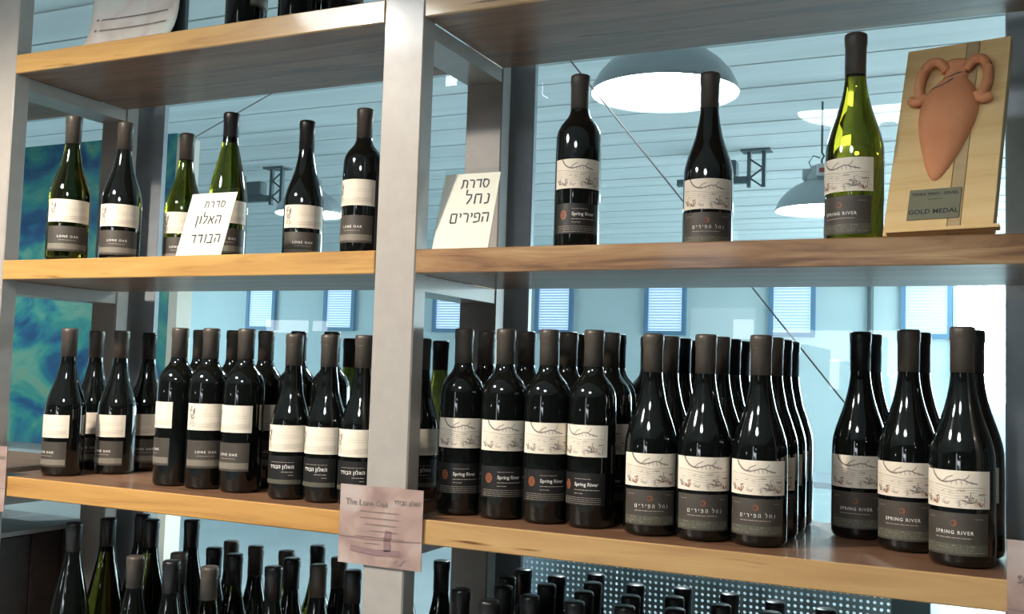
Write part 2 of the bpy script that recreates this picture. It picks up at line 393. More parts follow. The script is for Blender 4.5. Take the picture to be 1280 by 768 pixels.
# branch drawing on the river labels, label half width a, height h
def river_print(a, h, rust):
    p = Print(); r = random.Random(3)
    p.stroke([(-a*.66, h), (-a*.60, h*.88), (-a*.48, h*.76), (-a*.36, h*.70), (-a*.22, h*.68)], .0021, 0)
    p.stroke([(-a*.22, h*.68), (-a*.05, h*.71), (a*.12, h*.77), (a*.26, h*.76), (a*.40, h*.70), (a*.62, h*.66)], .0014, 0)
    p.stroke([(-a*.30, h*.70), (-a*.18, h*.80), (-a*.02, h*.87)], .0010, 0); p.stroke([(a*.26, h*.76), (a*.36, h*.83), (a*.40, h*.90)], .0008, 0)
    for k in range(46):
        x = r.uniform(-.92, .92)*a; y = h*r.uniform(.05, .5); l = r.uniform(.002, .006); t = r.uniform(-.5, .6)
        p.stroke([(x, y), (x+l*math.cos(t), y+l*math.sin(t))], r.choice((.0004, .0006, .0009)), r.choice((0, 1, 1, 2 if rust else 1)))
    p.stroke([(-a*.95, h*.62), (-a*.4, h*.60), (a*.1, h*.53), (a*.9, h*.58)], .0005, 1)
    for i in range(6):
        x = -a*.2+i*a*.13; p.stroke([(x, h*.74), (x+.001, h*.64)], .0006, 0)
    for k in range(5):
        y = h*(.55-.07*k); p.stroke([(-a*.95, y+h*.1), (-a*.4, y+h*.03), (0, y-h*.02), (a*.5, y+h*.02), (a*.93, y-h*.03)], .0005, 1)
    def tuft(cx, cy, s, mi, n=9):
        for k in range(n):
            t = r.uniform(.1, PI-.1); l = s*r.uniform(.5, 1)
            p.stroke([(cx, cy), (cx+l*.6*math.cos(t), cy+l*.6*math.sin(t)), (cx+l*math.cos(t+.25), cy+l*math.sin(t+.25))], .0007, mi)
    tuft(-a*.78, h*.12, .011, 0); tuft(-a*.5, h*.08, .012, 2 if rust else 0); tuft(-a*.2, h*.1, .006, 1)
    tuft(a*.42, h*.14, .012, 0, 11); tuft(a*.15, h*.08, .008, 1); tuft(a*.72, h*.06, .010, 2 if rust else 1, 7)
    p.stroke([(a*.45, h*.45), (a*.43, h*.25), (a*.36, h*.14)], .0008, 0); p.stroke([(a*.66, h*.38), (a*.8, h*.37)], .0012, 2 if rust else 0)
    p.stroke([(a*.84, h*.33), (a*.83, h*.08)], .0007, 0)
    return p
def oak_print(a, h):
    p = Print(); r = random.Random(5); cx = -a*.72
    for k in range(30):
        t = r.uniform(0, 2*PI); q_ = r.uniform(.4, 1.15); p.stroke([(cx+.0055*q_*math.cos(t), h*.66+.009*q_*math.sin(t)), (cx+.0075*q_*math.cos(t+.8), h*.66+.0115*q_*math.sin(t+.8))], .0009, 0)
    p.stroke([(cx-.001, h*.55), (cx-.002, h*.3), (cx-.004, h*.18)], .0012, 0); p.stroke([(cx+.001, h*.55), (cx+.003, h*.3), (cx+.006, h*.18), (cx+.001, h*.15)], .0010, 0)
    for k in range(4):
        y = h*(.26-.05*k); p.stroke([(-a*.95, y+.002), (-a*.3, y-.001), (a*.3, y+.001), (a*.92, y+.003)], .0006, 1)
    p.lines(-a*.2, a*.85, [h*.62, h*.54], .0005, 1, r)
    return p

KINDS = {}
def make_kind(kind, form, R, H, glass, lab, name_lab, cap='cap'):
    """hidden prototype: list of (part object, [sub-part objects])"""
    prof = {'burgundy': prof_burgundy, 'bordeaux': prof_bordeaux, 'flute': prof_flute}[form](R, H)
    parts = []
    bm = bmesh.new(); lathe(bm, smooth_prof(prof), 40); g = obj('glass_body', bm, M[glass], None, True); parts.append((g, []))
    # capsule sleeve
    zc = H*.805; rn = .0143
    bm = bmesh.new(); lathe(bm, [(rn-.0012, zc), (rn+.0004, zc), (rn+.0006, H-.018), (rn+.0013, H-.0165), (rn+.0015, H-.006), (rn+.0011, H-.0015), (rn-.001, H), (0, H), ], 28)
    c = obj('capsule', bm, M[cap], None, True)
    sub = []
    for z in (H-.0185, ):
        bm = bmesh.new(); lathe(bm, [(rn+.0004, z-.0006), (rn+.0010, z), (rn+.0004, z+.0006)], 28); sub.append(obj('capsule_ring', bm, M[cap], c, True))
    parts.append((c, sub))
    z0, z1 = lab; h = z1-z0; a = R*math.radians(64)
    L = arc_label('front_label', R, 66, z0, z1, M['paper'], None)
    mats = [M['ink'], M['ink_soft'], M['rust']]
    pr = oak_print(a, h) if kind.startswith('oak') else river_print(a, h, kind in ('river_hebrew', 'river_english'))
    s = pr.build('label_print', mats, L, R, z0)
    parts.append((L, [s]))
    z0, z1 = name_lab; h = z1-z0; r = random.Random(11)
    col = {'oak_burgundy': 'name_grey', 'oak_bordeaux': 'name_grey', 'oak_flute': 'name_grey', 'oak_dark': 'name_black', 'river_bordeaux': 'name_black'}.get(kind, 'name_grey')
    N = arc_label('name_label', R, 62, z0, z1, M[col], None)
    p = Print(); mats = [M['white'], M['band'], M['rust'], M['ink_soft'], M['band_green']]; a = R*math.radians(60)
    if kind in ('oak_burgundy', 'oak_bordeaux', 'oak_flute', 'oak_tall'):
        p.latin('LONE OAK', 0, h*.54, .0062, 0, 1.35, 'CENTER', .0001)
        p.lines(-.016, .016, [h*.44], .0007, 3, r)
        p.rect(-a, a, h*.08, h*.30, 1)
        p.lines(-a*.8, a*.8, [h*.14, h*.2, h*.26], .0005, 4, r)
    elif kind == 'oak_dark':
        x = p.hebrew(W_OAK, a*.62, h*.56, .0052, .0012, 0, .16)
        p.hebrew(W_LONE, x-.002, h*.56, .0052, .0012, 0, .16)
        p.lines(-a*.55, a*.62, [h*.78], .0006, 3, r); p.lines(a*.05, a*.62, [h*.44], .0009, 3, r); p.lines(a*.38, a*.62, [h*.33], .0008, 3, r)
        p.rect(-a, a, h*.02, h*.17, 4)
    elif kind == 'river_bordeaux':
        p.latin('Spring River', -a*.22, h*.60, .0075, 0, 1.0, 'LEFT', .00010)
        p.lines(-a*.22, a*.45, [h*.82], .0006, 3, r); p.lines(-a*.22, a*.8, [h*.48], .0008, 3, r); p.lines(-a*.22, a*.15, [h*.37], .0008, 3, r)
        p.lines(-a*.85, a*.85, [h*.24, h*.18, h*.12, h*.06], .0005, 3, r)
        p.disc(-a*.58, h*.62, .0058, 2, 14, .0078)
        for k in (-1, 0, 1): p.stroke([(-a*.58-.0035, h*.62+k*.0035), (-a*.58+.001, h*.62+k*.0035+.001), (-a*.58+.003, h*.62+k*.0035-.001)], .0009, 5)
        mats.append(M['name_black'])
    else:
        if kind == 'river_hebrew':
            x = p.hebrew(W_STREAM, a*.66, h*.50, .0046, .00085, 0, .55, .8)
            p.hebrew(W_FRUITS, x-.0035, h*.50, .0046, .00085, 0, .55, .8)
        else:
            p.latin('SPRING RIVER', 0, h*.50, .0062, 0, 1.25, 'CENTER', .0001)
        p.lines(-a*.55, a*.5, [h*.41], .0008, 3, r)
        p.disc(0, h*.76, .0042, 2, 14); mats.append(M[col]); p.disc(-.0012, h*.76, .0026, 5, 10)
        p.lines(-a*.85, -a*.6, [h*.87], .0005, 3, r); p.lines(a*.6, a*.85, [h*.87], .0005, 3, r)
        p.rect(-a, a, h*.04, h*.27, 4)
        p.lines(-a*.9, a*.9, [h*.08, h*.13, h*.18, h*.23], .0005, 3, r)
    s = p.build('lettering', mats, N, R, z0, .0007)
    parts.append((N, [s]))
    for o, ss in parts:
        for x in [o]+ss: C.objects.unlink(x)
    KINDS[kind] = (parts, R, H)
make_kind('oak_burgundy', 'burgundy', .0388, .288, 'glass_dark', (.074, .118), (.018, .066))
make_kind('oak_flute', 'flute', .0380, .300, 'glass_olive', (.080, .124), (.022, .070), 'cap_black_or_shaded')
make_kind('oak_bordeaux', 'bordeaux', .0368, .292, 'glass_dark', (.106, .154), (.038, .088))
make_kind('oak_dark', 'burgundy', .0352, .283, 'glass_dark', (.081, .126), (.026, .074))
make_kind('river_bordeaux', 'bordeaux', .0368, .297, 'glass_dark', (.106, .153), (.034, .082))
make_kind('river_hebrew', 'burgundy', .0388, .292, 'glass_dark', (.071, .118), (.016, .066))
make_kind('river_english', 'burgundy', .0402, .306, 'glass_dark', (.075, .122), (.016, .069))

make_kind('oak_tall', 'flute', .0380, .330, 'glass_dark', (.080, .124), (.022, .070), 'cap_black_or_shaded')

def bottle(kind, X, Y, Z, psi, label, group, glass=None, cap=None):
    parts, R, H = KINDS[kind]
    az = math.atan2(CAM.x-X, -(CAM.y-Y))
    e = empty('wine_bottle', (X, Y, Z), az+math.radians(psi))
    tag(e, label, 'bottle', group)
    for o, ss in parts:
        n = o.copy()
        if (glass and o.name.startswith('glass_body')) or (cap and o.name.startswith('capsule')):
            n.data = o.data.copy(); n.data.materials[0] = M[glass if o.name.startswith('glass_body') else cap]
        C.objects.link(n); n.parent = e
        for s in ss:
            q = s.copy()
            if cap and s.name.startswith('capsule'): q.data = s.data.copy(); q.data.materials[0] = M[cap]
            C.objects.link(q); q.parent = n
    return e

def relax(items, xmin, xmax, ymin, ymax, iters=300):
    """items: [x, y, r]; pushes apart circles that overlap"""
    for _ in range(iters):
        for i in range(len(items)):
            for j in range(i):
                a, b = items[i], items[j]; dx = a[0]-b[0]; dy = a[1]-b[1]; d = math.hypot(dx, dy) or 1e-4; m = a[2]+b[2]+.0016
                if d < m:
                    k = (m-d)/d/2; a[0] += dx*k; a[1] += dy*k; b[0] -= dx*k; b[1] -= dy*k
        for a in items:
            a[0] = min(max(a[0], xmin+a[2]), xmax-a[2]); a[1] = min(max(a[1], ymin+a[2]), ymax-a[2])
    return items

# ================================================================== THE HALL
Z1, Z2, Z3, T = 0.0, .4156, .8253, .037
ZB = -.4156
FLOOR, CEIL, FAR = -1.27, 1.80, 15.0
XW0, XW1, YW0 = -17.0, 4.2, -6.0
o = boxobj('floor', XW0, XW1, YW0, FAR, FLOOR-.1, FLOOR, M['floor']); tag(o, kind='structure')
o = boxobj('wall_back', XW0, XW1, FAR, FAR+.2, FLOOR, CEIL+.2, M['wall']); tag(o, kind='structure')
o = boxobj('wall_left', XW0-.2, XW0, YW0, FAR, FLOOR, CEIL+.2, M['wall']); tag(o, kind='structure')
o = boxobj('wall_right', XW1, XW1+.2, YW0, FAR, FLOOR, CEIL+.2, M['wall_front']); tag(o, kind='structure')
o = boxobj('wall_front', XW0, XW1, YW0-.2, YW0, FLOOR, CEIL+.2, M['wall_front']); tag(o, kind='structure')
ceil = empty('ceiling', (0, 0, CEIL)); tag(ceil, kind='structure')
boxobj('backing', XW0, XW1, YW0, FAR, .05, .15, M['joint'], ceil)
P_W = .74; y = 3.62-P_W*13
mesh_p = None
while y < FAR-.05:
    y1 = min(y+P_W-.018, FAR-.002)
    if y1 > YW0:
        y0 = max(y, YW0)
        c = boxobj('panel', XW0+.002, XW1-.002, y0, y1, 0, .045, M['ceiling'], ceil)
        # shallow lengthwise ribs under each panel
        bm = bmesh.new()
        yy = (y1-y0)*.12; box(bm, XW0+.01-(XW0+XW1)/2, XW1-.01-(XW0+XW1)/2, yy-.05, yy+.05, -.006, 0)
        obj('rib', bm, M['ceiling'], c)
    y += P_W

# far windows with slatted blinds
for n, cx in enumerate((-12.4, -10.5, -8.05, -5.98, -3.97, -1.9, .07)):
    wn = empty('window_%d' % (n+2), (cx, FAR-.02, .93)); tag(wn, kind='structure')
    for args in ((-.36, -.29, 0, .84), (.29, .36, 0, .84), (-.29, .29, 0, .07), (-.29, .29, .80, .84)):
        boxobj('frame', args[0], args[1], -.05, .015, args[2], args[3], M['win_frame'], wn)
    boxobj('pane', -.289, .289, 0, .01, .071, .799, M['daylight'], wn)
    bm = bmesh.new()
    for k in range(15):
        z = .085+k*.047; box(bm, -.275, .275, -.035, -.02, z, z+.032)
    s = obj('blind_slats', bm, M['slat'], wn); tag(s, kind='stuff')
dr = empty('door_1', (.50, FAR-.02, .1)); tag(dr, kind='structure')
for x in (0, 1.22, 2.44): boxobj('panel', x, x+1.16, -.02, .0, -.1, 1.66, M['daylight_door'], dr)
for x in (-.06, 1.16, 2.38, 3.6): boxobj('frame', x, x+.06, -.05, .015, -.16, 1.68, M['wall'], dr)
# shop-front window panes behind the photographer (seen mirrored in the glass wall)
sf = empty('window_9', (0, YW0+.02, 0)); tag(sf, kind='structure')
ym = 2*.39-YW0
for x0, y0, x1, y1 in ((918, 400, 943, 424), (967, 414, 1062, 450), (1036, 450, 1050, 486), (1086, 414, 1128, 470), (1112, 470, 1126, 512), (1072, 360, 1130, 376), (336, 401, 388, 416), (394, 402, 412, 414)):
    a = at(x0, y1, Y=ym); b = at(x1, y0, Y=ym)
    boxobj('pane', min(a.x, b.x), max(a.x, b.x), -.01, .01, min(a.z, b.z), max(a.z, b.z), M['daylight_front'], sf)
# drain pipe on the far wall
bm = bmesh.new(); a = at(1088, 385, Y=FAR-.06); tube(bm, [(a.x, a.y, FLOOR), (a.x, a.y, CEIL-.01)], .045, 10)
tag(obj('wall_pipe', bm, M['dark_metal']), 'dark vertical pipe on the far wall between the two rightmost blinded windows', 'pipe')

# partition with the big painting
pe = at(226, 166, Y=2.0)
pt = empty('partition', (pe.x, 2.0, FLOOR)); tag(pt, 'free-standing partition carrying the large teal abstract painting behind the left shelves', 'partition')
hgt = pe.z-FLOOR
boxobj('board', -4.5, -.02, .03, .09, 0, hgt-.01, M['wall'], pt)
boxobj('edge_trim', -.018, .03, .0, .09, 0, hgt-.02, M['card'], pt)
cv = boxobj('canvas', -4.45, -.02, .0, .03, 1.1, hgt, M['mural'], pt)

# industrial pendant lamps
def pendant(x, y, z, label, power=0, col=(.9, .97, 1), glow=True):
    e = empty('pendant_lamp', (x, y, z)); tag(e, label, 'lamp', None)
    bm = bmesh.new(); lathe(bm, [(.25, 0), (.252, .006), (.243, .03), (.225, .065), (.19, .105), (.145, .14), (.105, .16), (.09, .17), (.085, .17), (.1, .155), (.14, .134), (.185, .1), (.22, .06), (.238, .028), (.246, .004), (.25, 0)], 40)
    obj('shade', bm, M['lamp_shade'], e, True)
    bm = bmesh.new(); lathe(bm, [(.242, .012), (.216, .056), (.182, .095), (.138, .128), (.09, .15), (0, .15)], 40)
    obj('reflector', bm, M['lamp_inner'], e, True)
    bm = bmesh.new(); lathe(bm, [(0, .03), (.03, .035), (.048, .06), (.045, .085), (.02, .12), (.018, .148)], 20)
    obj('bulb', bm, M['bulb'], e, True)
    bm = bmesh.new(); lathe(bm, [(.088, .165), (.09, .2), (.07, .215), (.062, .25), (.03, .262), (0, .265)], 24)
    hs = obj('lamp_housing', bm, M['lamp_shade'], e, True)
    boxobj('ballast_box', -.1, -.04, -.05, .05, .172, .235, M['lamp_shade'], e, bevel=.006)
    cb = boxobj('cover_plate', -.015, .05, -.098, -.088, .18, .25, M['white_plastic'], e, bevel=.003)
    boxobj('rating_sticker', .0, .03, -.101, -.0985, .2, .225, M['red'], e)
    bm = bmesh.new(); tube(bm, [(0, 0, .26), (0, 0, .29), (.012, 0, .31), (0, 0, .33), (0, 0, CEIL-z)], .006, 8); obj('hook', bm, M['dark_metal'], e)
    bm = bmesh.new(); tube(bm, [(-.05, 0, .235), (-.07, 0, .28), (-.045, 0, .315), (-.01, 0, .3)], .004, 6); obj('flex', bm, M['dark_metal'], e)
    if power:
        d = bpy.data.lights.new('lamp_light', 'SPOT'); d.energy = power; d.color = col; d.shadow_soft_size = .05
        d.spot_size = math.radians(150); d.spot_blend = .35
        l = bpy.data.objects.new('lamp_light', d); C.objects.link(l); l.parent = e; l.location = (0, 0, .02)
    return e
pendant(-.11, 1.92, 1.19, 'large glowing pendant lamp behind the glass, nearest and biggest of the lit lamps', 170)
pendant(.05, 4.42, 1.18, 'second pendant lamp behind the glass, seen left of the tall olive bottle', 200)
pendant(-3.46, 4.47, 1.30, 'far pendant lamp half hidden by the fifth bottle of the middle left shelf', 50)
# the two lamps over the photographer that light the shelves
pendant(-.80, -1.20, 1.27, 'pendant lamp in front of the shelves on the left, out of frame', 228, (1, .86, .70))
pendant(.48, -1.75, 1.22, 'pendant lamp above the photographer, out of frame', 26, (1, .88, .74))
pendant(-3.45, .75, 1.25, 'added unseen pendant lamp brightening the painting from the front left', 30, (1, .95, .88))  # lamp added out of view only to brighten the painting

# lattice hangers under the ceiling
def hanger(px, py, Y, label):
    a = at(px, py, Z=CEIL-.012); Y = a.y
    e = empty('ceiling_bracket', (a.x, a.y, CEIL)); tag(e, label, 'bracket')
    top = a.z-CEIL
    boxobj('top_plate', -.1, .1, -.06, .06, -.012, 0, M['dark_metal'], e)
    ln = at(px, py, Y=Y).z-at(px, py+44, Y=Y).z
    zt = -.012; zb = -.012-ln
    for sx in (-.05, .05): boxobj('upright', sx-.012, sx+.012, -.015, .015, zb, zt, M['dark_metal'], e)
    k = 0; z = zb
    while z+.07 < zt:
        bm = bmesh.new(); s = 1 if k % 2 else -1; tube(bm, [(-.045*s, 0, z), (.045*s, 0, z+.065)], .007, 6); obj('lattice_bar', bm, M['dark_metal'], e); z += .065; k += 1
    boxobj('arm', -.55, -.062, -.025, .025, zb+.03, zb+.075, M['dark_metal'], e)
    boxobj('clamp', -.28, -.13, -.05, .05, zb+.076, zb+.19, M['dark_metal'], e, bevel=.01)
    boxobj('clamp', -.46, -.33, -.05, .05, zb+.076, zb+.26, M['dark_metal'], e, bevel=.02)
    return e
hanger(946, 190, 3.9, 'grey lattice ceiling bracket left of the second pendant lamp')
hanger(347, 212, 4.6, 'grey ceiling bracket left of the lamp behind the fifth bottle')
# tension cables
for (a, b, lb) in (((742, 112, 1.7), (1075, 528, 1.9), 'thin steel cable crossing the hall diagonally behind the right bay'), ((352, 110, 2.6), (236, 176, 2.5), 'thin cable slanting down to the painting behind the left bay')):
    p0 = at(a[0], a[1], Y=a[2]); p1 = at(b[0], b[1], Y=b[2]); d = (p1-p0)
    bm = bmesh.new(); tube(bm, [p0-d*(CEIL-.012-p0.z)/abs(d.z), p1+d*(.25 if a[0] > 500 else 0)], .0028, 6)
    tag(obj('tension_cable', bm, M['cable']), lb, 'cable')
# work bench standing in the hall
wb = empty('work_table', (-.75, 6.2, FLOOR)); tag(wb, 'steel work table standing in the hall, seen between the two right bottle groups', 'table')
boxobj('table_top', -.9, .9, -.4, .4, .78, .82, M['mullion'], wb)
boxobj('undershelf', -.85, .85, -.35, .35, .3, .32, M['mullion'], wb)
for sx in (-.85, .85):
    for sy in (-.35, .35): boxobj('leg', sx-.02, sx+.02, sy-.02, sy+.02, 0, .78, M['mullion'], wb)

# ================================================================== GLASS WALL
gw = empty('window_1', (0, .375, FLOOR)); tag(gw, kind='structure')
H0 = CEIL-FLOOR-.002
XM = [(c-.062, c+.064) for c in (-1.8328, -.8966, .0372, .9712, 1.905)]
for a, b in XM:
    m_ = boxobj('mullion', a, b, 0, .016, 0, H0, M['mullion'], gw, bevel=.002)
for (a, b), (c, d) in zip(XM, XM[1:]):
    boxobj('glass_pane', b+.0005, c-.0005, .006, .012, 0.001, H0-.001, M['pane'], gw)
# perforated sheets behind the lowest bay
for x0, x1, lb in ((.045, .80, 'perforated metal sheet behind the capsules of the bottom right shelf'),):
    e = empty('perforated_screen', (x0, .47, FLOOR)); tag(e, lb, 'metal screen')
    L_ = x1-x0
    boxobj('sheet', 0, L_-.06, 0, .002, .3, 1.21, M['perforated'], e)
    boxobj('edge_strip', L_-.0595, L_, -.01, .012, 0, 1.21, M['sheet_edge'], e)
    boxobj('leg', 0, .02, .003, .02, 0, 1.2, M['sheet_edge'], e)

# ================================================================== SHELVING FRAME
fr = empty('steel_shelf_frame', (0, 0, FLOOR)); tag(fr, 'grey painted steel frame of posts and side rails carrying all the wooden shelves', 'shelf frame')
PX = [(-1.87, -1.7956), (-.9338, -.8594), (0, .0744), (.934, 1.0084), (1.868, 1.9424)]
HZ = -FLOOR
for a, b in PX:
    boxobj('front_post', a, b, 0, .036, 0, 1.5-FLOOR, M['steel'], fr, bevel=.0022)
    boxobj('back_post', a, b, .29, .326, 0, 1.5-FLOOR, M['steel'], fr, bevel=.0022)
    for zs in (Z3, Z2, Z1, ZB):
        boxobj('side_rail', a+.002, b-.002, .0362, .2898, zs-T-.026+HZ, zs-T-.001+HZ, M['steel'], fr)
BAY = [(-1.7956+.001, -.9338-.001), (-.8594+.0005, -.0005), (.0744+.0005, .934-.0005), (1.0084+.0005, 1.868-.0005)]
WD = {0: ['wood_honey']*4, 1: ['wood_honey', 'wood_honey', 'wood_amber', 'wood_amber'], 2: ['wood_tan', 'wood_walnut', 'wood_tan', 'wood_tan'], 3: ['wood_tan']*4}
BN = ['neighbouring far left bay', 'left bay', 'right bay', 'next bay to the right']
LN = ['top', 'middle', 'lower', 'bottom']
WN = {'wood_honey': 'honey coloured', 'wood_amber': 'amber', 'wood_tan': 'tan', 'wood_walnut': 'walnut brown'}
for bi, (a, b) in enumerate(BAY):
    for li, zs in enumerate((Z3, Z2, Z1, ZB)):
        dep = .289 if li < 2 else .289
        wm = WD[bi][li]
        e = boxobj('shelf_board', a, b, .0062, dep, zs-T, zs, M['underwood'], None)
        tag(e, 'thick %s wooden %s shelf board of the %s' % (WN[wm], LN[li], BN[bi]), 'shelf board', 'wooden shelf boards')
        cx_, cy_ = (a+b)/2, (.0062+dep)/2
        fe = boxobj('front_edge', a-cx_, b-cx_, -cy_, .0061-cy_, -.0003, T+.0003, M[wm], e, bevel=.0015)
        if li >= 2:   # rear board fills the depth between the back posts and the glass
            me = bmesh.new(); box(me, -(b-a)/2, (b-a)/2, .2896-cy_, .3735-cy_, 0, T)
            obj('rear_strip', me, M['underwood'], e)

# neighbouring bay: bottle and crate seen through the left end frame
bottle('oak_burgundy', -.985, .06, Z2, 10, 'dark bottle beyond the left end frame, only a sliver showing', None)
cr = empty('wooden_crate', (-1.2, .18, ZB)); tag(cr, 'dark wooden crate with a pale top on the bottom shelf beyond the left end frame', 'crate')
for k in range(4):
    boxobj('side_board', .23, .25, -.155+k*.0795, -.155+k*.0795+.077, .0, .27, M['wood_crate'], cr, bevel=.002)
boxobj('front_board', -.25, .229, -.155, -.14, 0, .27, M['wood_crate'], cr); boxobj('back_board', -.25, .229, .148, .163, 0, .27, M['wood_crate'], cr)
boxobj('side_board', -.25, -.235, -.139, .147, 0, .27, M['wood_crate'], cr)
for k in range(3): boxobj('lid_board', -.25+k*.168, -.25+k*.168+.164, -.155, .163, .2705, .281, M['board_top'], cr, bevel=.001)

# ================================================================== BOTTLES
ORD = ['first', 'second', 'third', 'fourth', 'fifth', 'sixth', 'seventh', 'eighth', 'ninth', 'tenth', 'eleventh', 'twelfth', 'thirteenth', 'fourteenth', 'fifteenth', 'sixteenth', 'seventeenth', 'eighteenth', 'nineteenth', 'twentieth', 'twenty-first', 'twenty-second', 'twenty-third', 'twenty-fourth', 'twenty-fifth', 'twenty-sixth', 'twenty-seventh', 'twenty-eighth']
G_MID_L, G_MID_R = 'wine bottles on the middle shelf of the left bay', 'wine bottles on the middle shelf of the right bay'
def X_at(px, py, Y): return at(px, py, Y=Y).x
# middle shelf: kind, cap pixel, Y, psi, label
H_ = lambda k: KINDS[k][2]
def by_cap(kind, px, py):
    p = at(px, py, Z=Z2+H_(kind)); return p.x, p.y
for kind, px, py, yy, psi, lb, gl, cp in (
    ('oak_burgundy', 94, 138, .047, 0, 'leftmost bottle on the middle left shelf, dark green glass, cream label', 'glass_deep', None),
    ('oak_burgundy', 158, 152, .12, -8, 'second bottle from the left on the middle left shelf, black glass and cream label', None, None),
    ('oak_burgundy', 235, 166, .235, -10, 'olive green bottle left of the first handwritten sign, partly behind it', 'glass_olive', None),
    ('oak_flute', 290, 144, .165, 0, 'tall slim olive bottle with black capsule standing behind the first handwritten sign', None, None),
    ('oak_burgundy', 385, 151, .225, 0, 'dark sloping-shouldered bottle right of the first handwritten sign', None, 'cap_black_or_shaded'),
    ('oak_bordeaux', 457, 138, .196, -27, 'dark high-shouldered bottle beside the centre post on the middle left shelf', None, None)):
    bottle(kind, X_at(px, py, yy), yy, Z2, psi, lb, G_MID_L, gl, cp)
for kind, px, py, yy, psi, lb, gl in (
    ('river_bordeaux', 726, 92, .145, 0, 'dark high-shouldered bottle with branch label standing alone under the big lamp', None),
    ('river_hebrew', 888, 92, .185, -2, 'dark sloping bottle with branch label between the big lamp and the small lamp', None),
    ('river_english', 1070, 46, .115, -29, 'tall olive glass bottle beside the terracotta amphora plaque', 'glass_olive')):
    bottle(kind, X_at(px, py, yy), yy, Z2, psi, lb, G_MID_R, gl)
# top shelf
for px, yy, nm in ((308, .048, 'dark bottle on the top left shelf, only its foot in view, leftmost'), (374, .05, 'dark bottle foot on the top left shelf, middle one of three'), (428, .092, 'dark bottle foot on the top left shelf, nearest the centre post')):
    bottle('oak_bordeaux', X_at(px, 12, yy), yy, Z3, 70, nm, 'wine bottles on the top left shelf')

# lower shelf, left and right bay: (set, kind, cap px, Y, psi, label)
LOW_L = [
 ('oak_burgundy', 88, .085, -54, 'leftmost bottle of the lower left shelf, front row, label turned left'),
 ('oak_burgundy', 118, .205, -10, 'bottle behind and just right of the leftmost one on the lower left shelf'),
 ('oak_burgundy', 153, .175, -42, 'second front bottle from the left on the lower left shelf, sloping shoulders'),
 ('oak_burgundy', 188, .255, 0, 'dark bottle before the back post on the lower left shelf, fourth cap along', None, 'cap_black_or_shaded'),
 ('oak_bordeaux', 226, .10, -77, 'first high-shouldered bottle of the lower left shelf, label turned far left'),
 ('oak_bordeaux', 265, .10, 0, 'second high-shouldered front bottle of the lower left shelf, full cream label facing out'),
 ('oak_bordeaux', 309, .10, -40, 'third high-shouldered front bottle of the lower left shelf, label turned slightly left'),
 ('oak_bordeaux', 252, .18, 0, 'back-row bottle peeking left behind the second high-shouldered front bottle'),
 ('oak_bordeaux', 294, .18, 10, 'back-row bottle peeking left behind the third high-shouldered front bottle'),
 ('oak_bordeaux', 336, .18, -10, 'back-row high-shouldered bottle right of the third front one, lower left shelf'),
 ('oak_bordeaux', 376, .18, 5, 'back-row bottle with black cap behind the first small-print bottle', None, 'cap_black_or_shaded'),
 ('oak_bordeaux', 412, .18, 5, 'back-row bottle with black cap behind the second small-print bottle', None, 'cap_black_or_shaded'),
 ('oak_dark', 440, .255, 0, 'back-row bottle between the second and third small-print bottles', 'glass_deep', 'cap_black_or_shaded'),
 ('oak_dark', 371, .080, -25, 'first small-print bottle, bare glass with white Hebrew lettering, lower left shelf'),
 ('oak_dark', 412, .083, -31, 'second small-print bottle with white Hebrew lettering, lower left shelf'),
 ('oak_dark', 456, .080, -22, 'third small-print bottle with white Hebrew lettering, cut by the centre post'),
 ('oak_dark', 532, .19, 0, 'left-bay bottle glimpsed right of the centre post through the side opening'),
 ('oak_dark', 552, .30, 0, 'green bottle with black cap seen through the side opening of the centre post', 'glass_deep', 'cap_black_or_shaded')]
LOW_R = [
 ('river_bordeaux', 574, .10, -4, 'first branch-label front bottle of the lower right shelf, next to the centre post'),
 ('river_bordeaux', 623, .10, 2, 'second high-shouldered branch-label front bottle of the lower right shelf'),
 ('river_bordeaux', 679, .10, 0, 'third high-shouldered branch-label front bottle of the lower right shelf'),
 ('river_bordeaux', 733, .10, -27, 'fourth high-shouldered branch-label front bottle of the lower right shelf'),
 ('river_bordeaux', 600, .18, 0, 'second-row bottle showing its cap between first and second front bottles, lower right shelf'),
 ('river_bordeaux', 654, .18, 0, 'second-row bottle showing its cap between second and third front bottles, lower right shelf'),
 ('river_bordeaux', 703, .18, 0, 'second-row bottle showing its cap between third and fourth front bottles, lower right shelf'),
 ('river_bordeaux', 757, .18, -10, 'second-row bottle just right of the fourth high-shouldered front bottle'),
 ('river_bordeaux', 726, .26, 0, 'third-row bottle hidden behind the fourth high-shouldered front bottle'),
 ('river_bordeaux', 779, .258, -5, 'third-row bottle left of the sloping bottles on the lower right shelf', None, 'cap_black_or_shaded'),
 ('river_bordeaux', 807, .30, -5, 'last-row high-shouldered bottle just behind the first sloping front bottle', None, 'cap_black_or_shaded')]
for ci, (xs, ps, cn) in enumerate((((818, 838, 853, 866), 0, 'first'), ((883, 901, 915, 927), 0, 'second'), ((951, 966, 978, 986), -6, 'third'))):
    for ri, px in enumerate(xs):
        LOW_R.append(('river_hebrew', px, .088+.0795*ri, ps if ri == 0 else ps-3*ri,
            ('front sloping bottle with branch label and rust emblem, %s column' % cn) if ri == 0 else '%s bottle back in the %s column of sloping branch-label bottles' % (ORD[ri], cn),
            None, 'cap_black_or_shaded' if ri > 1 else None))  # rear capsules made dark to carry the shade they stand in
